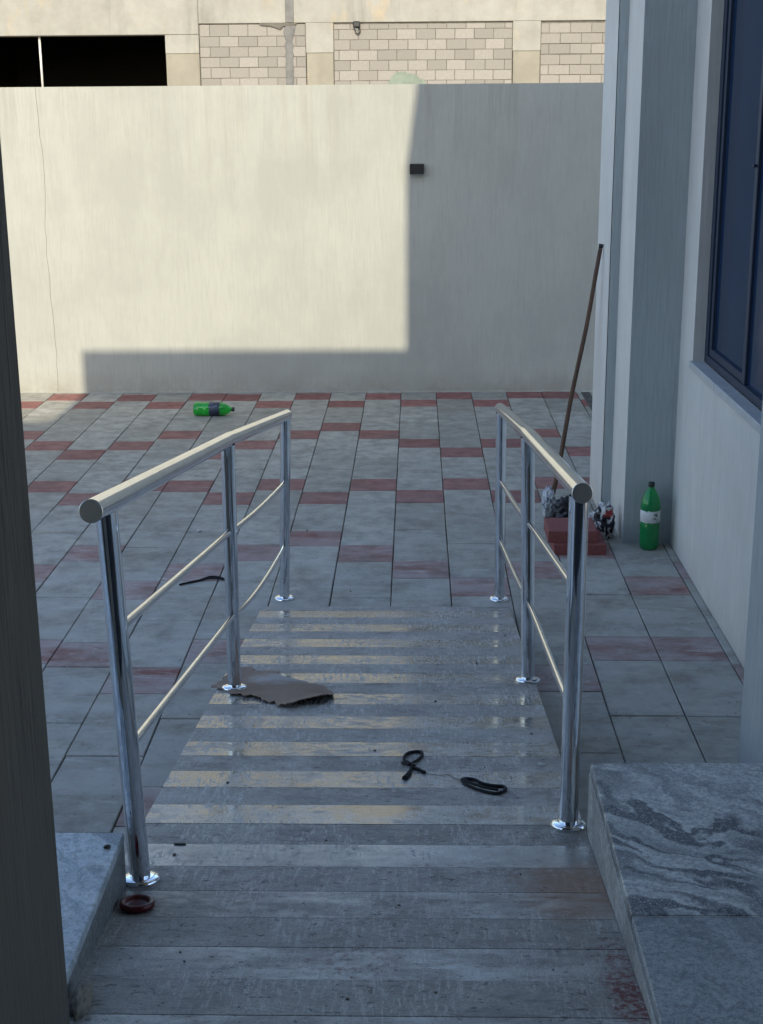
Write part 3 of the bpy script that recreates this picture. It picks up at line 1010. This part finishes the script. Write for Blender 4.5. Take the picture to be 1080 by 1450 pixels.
Lp = [((-0.676, 3.058, zr(3.058)), (-0.703, 3.055, 1.462)), ((-0.684, 4.905, zr(4.905)), (-0.672, 4.89, 1.185)), ((-0.652, 6.588, 0.0), (-0.6225, 6.58, 0.918))]
railing('left steel handrail with three posts, torn cardboard lying under its middle post', Lp,
        [(-0.700, 2.900, 1.503), (-0.671, 4.89, 1.202), (-0.619, 6.62, 0.926)],
        [[(-0.692, 3.055, 1.172), (-0.677, 4.89, 0.858), (-0.638, 6.58, 0.595), 0.012],
         [(-0.686, 3.055, 0.868), (-0.675, 4.89, 0.535), (-0.645, 6.58, 0.272), 0.030]], (1, 1, 0))
Rp = [((0.4155, 3.452, zr(3.452)), (0.416, 3.46, 1.385)), ((0.431, 5.030, zr(5.03)), (0.410, 5.02, 1.180)), ((0.4145, 6.582, 0.0), (0.408, 6.57, 0.945))]
railing('right steel handrail with three posts, in front of the red paving blocks', Rp,
        [(0.4165, 3.400, 1.407), (0.4085, 5.02, 1.195), (0.406, 6.62, 0.955)],
        [[(0.4165, 3.46, 1.128), (0.420, 5.02, 0.855), (0.411, 6.57, 0.610), 0.010],
         [(0.416, 3.46, 0.790), (0.425, 5.02, 0.545), (0.413, 6.57, 0.308), 0.010]], (1, 1, 0))

# ------------------------------------------------------------------ loose things
def bottle(loc, rot, label, matb, matl, H, lab, dent, fill=0):
    t = thing('plastic_bottle', loc, label, 'bottle', 'green plastic bottles', rot)
    s = H / 0.345
    prof = [(0.030, 0.004), (0.044, 0.0), (0.050, 0.008), (0.0535, 0.03), (0.0535, 0.075), (0.0515, 0.085), (0.0535, 0.095), (0.0535, 0.125),
            (0.0510, 0.132), (0.0510, 0.185), (0.0535, 0.195), (0.0535, 0.225), (0.051, 0.245), (0.043, 0.272), (0.031, 0.296), (0.020, 0.312), (0.0145, 0.320), (0.0145, 0.334)]
    V, F = lathe([(r, z * s) for r, z in prof], 36)
    V2 = []
    for v in V:
        a = math.atan2(v.y, v.x)
        d = 1 + dent * noise.noise(Vector((math.cos(a) * 1.7, math.sin(a) * 1.7, v.z * 18))) + 0.012 * math.cos(5 * a) * (v.z < 0.1 * s)
        V2.append(Vector((v.x * d, v.y * d, v.z)))
    bo = link('body', mk_mesh('body', (V2, F), matb, True), t)
    so = bo.modifiers.new('wall', 'SOLIDIFY')
    so.thickness = 0.0012
    so.offset = -1
    if fill:
        lq = [(r_ * 0.955, max(0.004, z * s)) for r_, z in prof if z * s < fill] + [(0.0485, fill)]
        link('liquid', mk_mesh('liquid', lathe(lq, 36), M['liquid'], True), t)
    lb = lathe([(0.0514, lab[0] * s), (0.0540, lab[0] * s + 0.002), (0.0540, lab[1] * s - 0.002), (0.0514, lab[1] * s)], 36)
    lb = ([Vector((v.x * 1.005, v.y * 1.005, v.z + 0.006 * noise.noise(Vector((v.x * 60, v.y * 60, 0))))) for v in lb[0]], lb[1][:-2])
    link('wrapper', mk_mesh('wrapper', lb, matl, True), t)
    link('cap', mk_mesh('cap', lathe([(0.0165, 0.322 * s), (0.0172, 0.324 * s), (0.0172, 0.342 * s), (0.0155, 0.345 * s), (0.003, 0.3455 * s)], 24), M['bottle_cap'], True), t)
    return t


bottle((1.286, 7.435, 0.0005), (0, 0, 0.4), 'upright green plastic bottle with a torn white label against the grey pilaster', M['pet_dark'], M['label_white'], 0.375, (0.142, 0.205), 0.02, 0.150)
bottle((-1.768, 10.985, 0.053), (rad(90), rad(0), rad(86)), 'green plastic bottle with a dark label lying on its side near the back wall', M['pet'], M['label_dark'], 0.325, (0.135, 0.225), 0.07)

# pair of red paving blocks stacked behind the right railing
GP = 'red paving blocks stacked by the pilaster'
b1 = part('paving_block', slab(0.752, 1.034, 7.30, 7.588, 0.001, 0.062, 0.005), M['paving_red'], None, at=(0.893, 7.444, 0.001))
tag(b1, 'lower red concrete paving block of the stack behind the right railing', 'paving block', GP)
b2 = part('paving_block', slab(0.722, 0.990, 7.33, 7.600, 0.0625, 0.128, 0.005), M['paving_red'], None, at=(0.856, 7.46, 0.0625))
tag(b2, 'upper red concrete paving block, topmost of the stack behind the right railing', 'paving block', GP)

# wooden pole leaning on the pilaster
pl_ = thing('wooden_pole', (0.865, 8.50, 0), 'long thin brown wooden pole leaning against the pilaster', 'pole')
pp = [Vector((0.840, 8.40, 0.0)).lerp(Vector((1.090, 8.385, 1.545)), i / 10) + Vector((0.004 * math.sin(i * 1.1), 0, 0)) for i in range(11)]
part('shaft', tube(pp, [0.0145 - 0.0002 * i for i in range(11)], 14), M['wood'], pl_, smooth=True)
part('tip', tube([pp[10] + Vector((0.0003, 0, 0.002)), pp[10] + Vector((0.004, 0, 0.026))], 0.0135, 14), M['black'], pl_, smooth=True)


def crumple(name, c, r, mat, seed, label, cat, group=None, sub=4, amp=0.35, freq=2.2, floor=0.001):
    bm = bmesh.new()
    bmesh.ops.create_icosphere(bm, subdivisions=sub, radius=1.0)
    for v in bm.verts:
        n_ = v.co.normalized()
        q = n_ * freq + Vector((seed, seed * 1.7, 0))
        rid = 1 - abs(noise.noise(q)) * 2
        rid2 = 1 - abs(noise.noise(q * 2.3 + Vector((9, 2, 4)))) * 2
        d = 1 + amp * (0.65 * (rid - 0.5) + 0.35 * (rid2 - 0.5)) + 0.035 * noise.noise(q * 5)
        v.co = Vector((n_.x * r[0] * d, n_.y * r[1] * d, n_.z * r[2] * d))
        if v.co.z < -c[2] + floor:
            v.co.z = -c[2] + floor
            v.co.x *= 1.06
    me = bpy.data.meshes.new(name)
    bm.to_mesh(me)
    bm.free()
    me.materials.append(mat)
    for f in me.polygons:
        f.use_smooth = True
    o = link(name, me, None, c)
    return tag(o, label, cat, group)


crumple('plastic_bag', (0.788, 8.05, 0.088), (0.036, 0.034, 0.084), M['bag_white'], 2.3, 'crumpled white plastic bag at the foot of the wooden pole', 'bag', 'crumpled plastic bags', amp=0.75, freq=2.4)
crumple('plastic_bag', (0.872, 7.88, 0.078), (0.072, 0.06, 0.082), M['bag_black'], 5.1, 'crumpled black plastic bag behind the red paving blocks', 'bag', 'crumpled plastic bags', amp=0.75, freq=2.4)
crumple('plastic_bag', (1.064, 7.64, 0.080), (0.052, 0.050, 0.112), M['bag_print'], 8.4, 'crumpled white, black and red printed bag against the pilaster corner', 'bag', 'crumpled plastic bags', amp=0.75, freq=2.4)
crumple('cement_heap', (1.085, 7.97, 0.012), (0.072, 0.10, 0.034), M['powder'], 3.3, 'small spill of white cement powder at the foot of the pilaster groove', 'powder', None, amp=0.5)

# torn sheet of cardboard under the middle post of the left railing
co = [(-0.772, 4.903), (-0.745, 4.99), (-0.735, 5.09), (-0.700, 5.19), (-0.655, 5.205), (-0.630, 5.13), (-0.560, 5.16), (-0.535, 5.10), (-0.50, 5.03), (-0.44, 4.99),
      (-0.395, 4.945), (-0.345, 4.905), (-0.318, 4.855), (-0.300, 4.745), (-0.325, 4.725), (-0.362, 4.672), (-0.395, 4.675), (-0.43, 4.638), (-0.463, 4.628), (-0.50, 4.66), (-0.563, 4.73),
      (-0.62, 4.765), (-0.675, 4.800), (-0.70, 4.86)]
V2 = [Vector(p) for p in co]
E2 = [(i, (i + 1) % len(co)) for i in range(len(co))]
rp = random.Random(11)
dense = []
for i, p in enumerate(V2):
    q = V2[(i + 1) % len(V2)]
    for k in range(4):
        w = p.lerp(q, k / 4)
        if k: w = w + Vector((rp.gauss(0, 0.005), rp.gauss(0, 0.011)))
        dense.append(w)
ne = len(dense)
xg = -0.78
inner = []
while xg < -0.29:
    yg = 4.62
    while yg < 5.21:
        inner.append(Vector((xg + rp.uniform(-0.006, 0.006), yg + rp.uniform(-0.006, 0.006))))
        yg += 0.027
    xg += 0.027
rv, re, rf, *_ = delaunay_2d_cdt(dense + inner, [(i, (i + 1) % ne) for i in range(ne)], [], 1, 1e-5)
V3 = []
for v in rv:
    lift = 0.004 + 0.0075 * (noise.noise(Vector((v.x * 9, v.y * 9, 0.5))) + 0.6)
    e = max(0, (v.x + 0.50) / 0.20) * max(0, (4.80 - v.y) / 0.12)
    lift += 0.034 * min(1.2, e)
    e2 = max(0, (-0.66 - v.x) / 0.1) * max(0, (v.y - 5.0) / 0.18)
    lift += 0.015 * e2
    V3.append((v.x, v.y, zr(v.y) + lift))
cb = part('cardboard', (V3, [tuple(f) for f in rf]), M['card'], None, at=(-0.52, 4.9, zr(4.9)))
sol = cb.modifiers.new('thick', 'SOLIDIFY')
sol.thickness = 0.0035
sol.offset = 1
tag(cb, 'torn brown cardboard sheet lying on the ramp under the left railing post', 'cardboard')


def smooth_path(pts, n=8, closed=False):
    P = [Vector(p) for p in pts]
    out = []
    m = len(P)
    rng = range(m if closed else m - 1)
    for i in rng:
        p0 = P[(i - 1) % m] if closed or i > 0 else P[i]
        p1, p2 = P[i], P[(i + 1) % m]
        p3 = P[(i + 2) % m] if closed or i + 2 < m else p2
        for k in range(n):
            t = k / n
            out.append(0.5 * ((2 * p1) + (-p0 + p2) * t + (2 * p0 - 5 * p1 + 4 * p2 - p3) * t * t + (-p0 + 3 * p1 - 3 * p2 + p3) * t ** 3))
    out.append(P[0] if closed else P[-1])
    return out


def on_ramp(pts, r, hump=()):
    return [(x, y, zr(y) + r + (hump[i] if i < len(hump) else 0)) for i, (x, y) in enumerate(pts)]


RB = 0.0047
st = thing('black_strap', (0, 3.98, zr(3.98)), 'knotted black cord loop with two loose tails on the ramp, left of the other', 'cord', 'black cord loops on the ramp')
part('loop', tube(smooth_path(on_ramp([(-0.004, 3.945), (-0.022, 3.985), (-0.036, 4.02), (-0.034, 4.065), (-0.018, 4.100), (0.014, 4.108), (0.021, 4.078), (0.010, 4.030), (-0.008, 3.985), (-0.020, 3.955), (-0.042, 3.992)],
                                      RB, (0.006, 0.003, 0, 0, 0, 0, 0, 0, 0.003, 0.006, 0))), RB, 10), M['black_cloth'], st, smooth=True)
part('tail', tube(smooth_path(on_ramp([(-0.014, 3.952), (-0.019, 3.895), (-0.034, 3.838)], RB * 1.1)), [0.0047 + 0.0035 * (i / 16) for i in range(17)], 10), M['black_cloth'], st, smooth=True)
part('tail', tube(smooth_path(on_ramp([(-0.018, 3.950), (0.002, 3.935), (0.028, 3.898)], RB)), RB, 10), M['black_cloth'], st, smooth=True)
st2 = thing('black_strap', (0.2, 3.77, zr(3.77)), 'flattened oval loop of thick black cord on the ramp beside the right railing', 'cord', 'black cord loops on the ramp')
part('loop', tube(smooth_path(on_ramp([(0.139, 3.832), (0.172, 3.834), (0.198, 3.796), (0.226, 3.776), (0.258, 3.768), (0.262, 3.738), (0.236, 3.706), (0.196, 3.728), (0.160, 3.770)], RB * 1.05), closed=True), RB * 1.05, 10, False), M['black_cloth'], st2, smooth=True)
part('loop', tube(smooth_path(on_ramp([(0.142, 3.822), (0.165, 3.782), (0.200, 3.745), (0.240, 3.722)], RB * 2.2)), RB * 0.9, 10), M['black_cloth'], st2, smooth=True)

th_ = part('thread', tube(smooth_path(on_ramp([(0.03, 3.897), (0.075, 3.878), (0.10, 3.885), (0.118, 3.850), (0.14, 3.838)], 0.002)), 0.0009, 6), M['thread'], None, smooth=True, at=(0.08, 3.87, zr(3.87)))
tag(th_, 'thin brown thread lying between the two black cord loops', 'thread')
cdp = smooth_path([(-1.208, 6.788, 0.006), (-1.18, 6.812, 0.006), (-1.125, 6.850, 0.006), (-1.06, 6.885, 0.009), (-0.99, 6.876, 0.005), (-0.93, 6.87, 0.005)])
cord = part('black_string', tube(cdp, 0.0055, 8), M['black_cloth'], None, smooth=True, at=(-1.2, 6.79, 0))
tag(cord, 'thin black cord lying on the grey tiles behind the left railing', 'cord')
cd2 = smooth_path([(-1.20, 6.797, 0.004), (-1.12, 6.862, 0.005), (-1.07, 6.90, 0.012), (-1.02, 6.91, 0.006), (-0.99, 6.885, 0.004)])
part('strand', tube(cd2, 0.004, 8), M['black_cloth'], cord, smooth=True)

# red plastic dish by the near left post
dz = zr(2.895)
Mx = Matrix.Translation((-0.652, 2.895, dz + 0.001)) @ Matrix.Rotation(-ang, 4, 'X')
dish = part('plastic_dish', lathe([(0.026, 0.0), (0.036, 0.001), (0.041, 0.006), (0.0415, 0.013), (0.039, 0.0175), (0.034, 0.0185), (0.029, 0.0165), (0.026, 0.0115), (0.020, 0.009), (0.003, 0.0085)], 36, Mx), M['red_plastic'], None, smooth=True, at=(-0.652, 2.895, dz))
tag(dish, 'round dark red plastic dish on the ramp below the near left post', 'dish')

# chips, crumbs, mortar lump
def chip(name, x, y, z, s, mat, label, cat, group=None, seed=0):
    rr = random.Random(seed)
    bm = bmesh.new()
    bmesh.ops.create_icosphere(bm, subdivisions=1, radius=1)
    for v in bm.verts:
        k = rr.uniform(0.7, 1.15)
        v.co = Vector((v.co.x * s[0] * k, v.co.y * s[1] * k, max(v.co.z, -0.6) * s[2] * k))
    me = bpy.data.meshes.new(name)
    bm.to_mesh(me)
    bm.free()
    me.materials.append(mat)
    return tag(link(name, me, None, (x, y, z + 0.6 * s[2])), label, cat, group)


chip('stone_chip', 0.388, 3.985, zr(3.985), (0.016, 0.013, 0.007), M['powder'], 'small white stone chip on the ramp near the right railing', 'chip', seed=1)
chip('plastic_scrap', -0.622, 3.30, zr(3.30), (0.022, 0.007, 0.004), M['black'], 'small black scrap on the ramp beside the near left post', 'scrap', seed=2)
chip('plastic_scrap', -0.728, 2.955, ZL - 0.002, (0.010, 0.012, 0.005), M['black'], 'small black scrap on the pale left granite slab', 'scrap', seed=3)
chip('stone_chip', -1.25, 7.75, 0.0, (0.016, 0.016, 0.009), M['powder'], 'small white crumb on the tiles left of the left railing', 'chip', seed=4)
crumple('mortar_lump', (-0.668, 2.42, zr(2.42) + 0.012), (0.018, 0.055, 0.030), M['rubble'], 6.2, 'lump of pale mortar left at the foot of the dark column', 'mortar', amp=0.35, freq=1.4, floor=-0.012)
crb = []
rr = random.Random(21)
for i in range(60):
    if i < 32:
        x, y = rr.uniform(-0.70, 0.43), 2.2 + 4.2 * rr.random() ** 1.3
        z = zr(y)
    else:
        x, y = rr.uniform(-3, 1.3), rr.uniform(6.6, 11.8)
        z = 0.0
    s = rr.uniform(0.001, 0.003)
    a, b, c = s * rr.uniform(0.7, 1.6), s * rr.uniform(0.7, 1.6), s
    V, F = box(-a, a, -b, b, -0.0005, c * 1.4)
    th = rr.uniform(0, 3.1)
    crb.append(([(x + v[0] * math.cos(th) - v[1] * math.sin(th), y + v[0] * math.sin(th) + v[1] * math.cos(th), z + v[2]) for v in V], F))
cr = part('grit', join(*crb), M['mortar'], None)
tag(cr, 'scattered crumbs of grit over the ramp and the tiles', 'grit', kind='stuff')
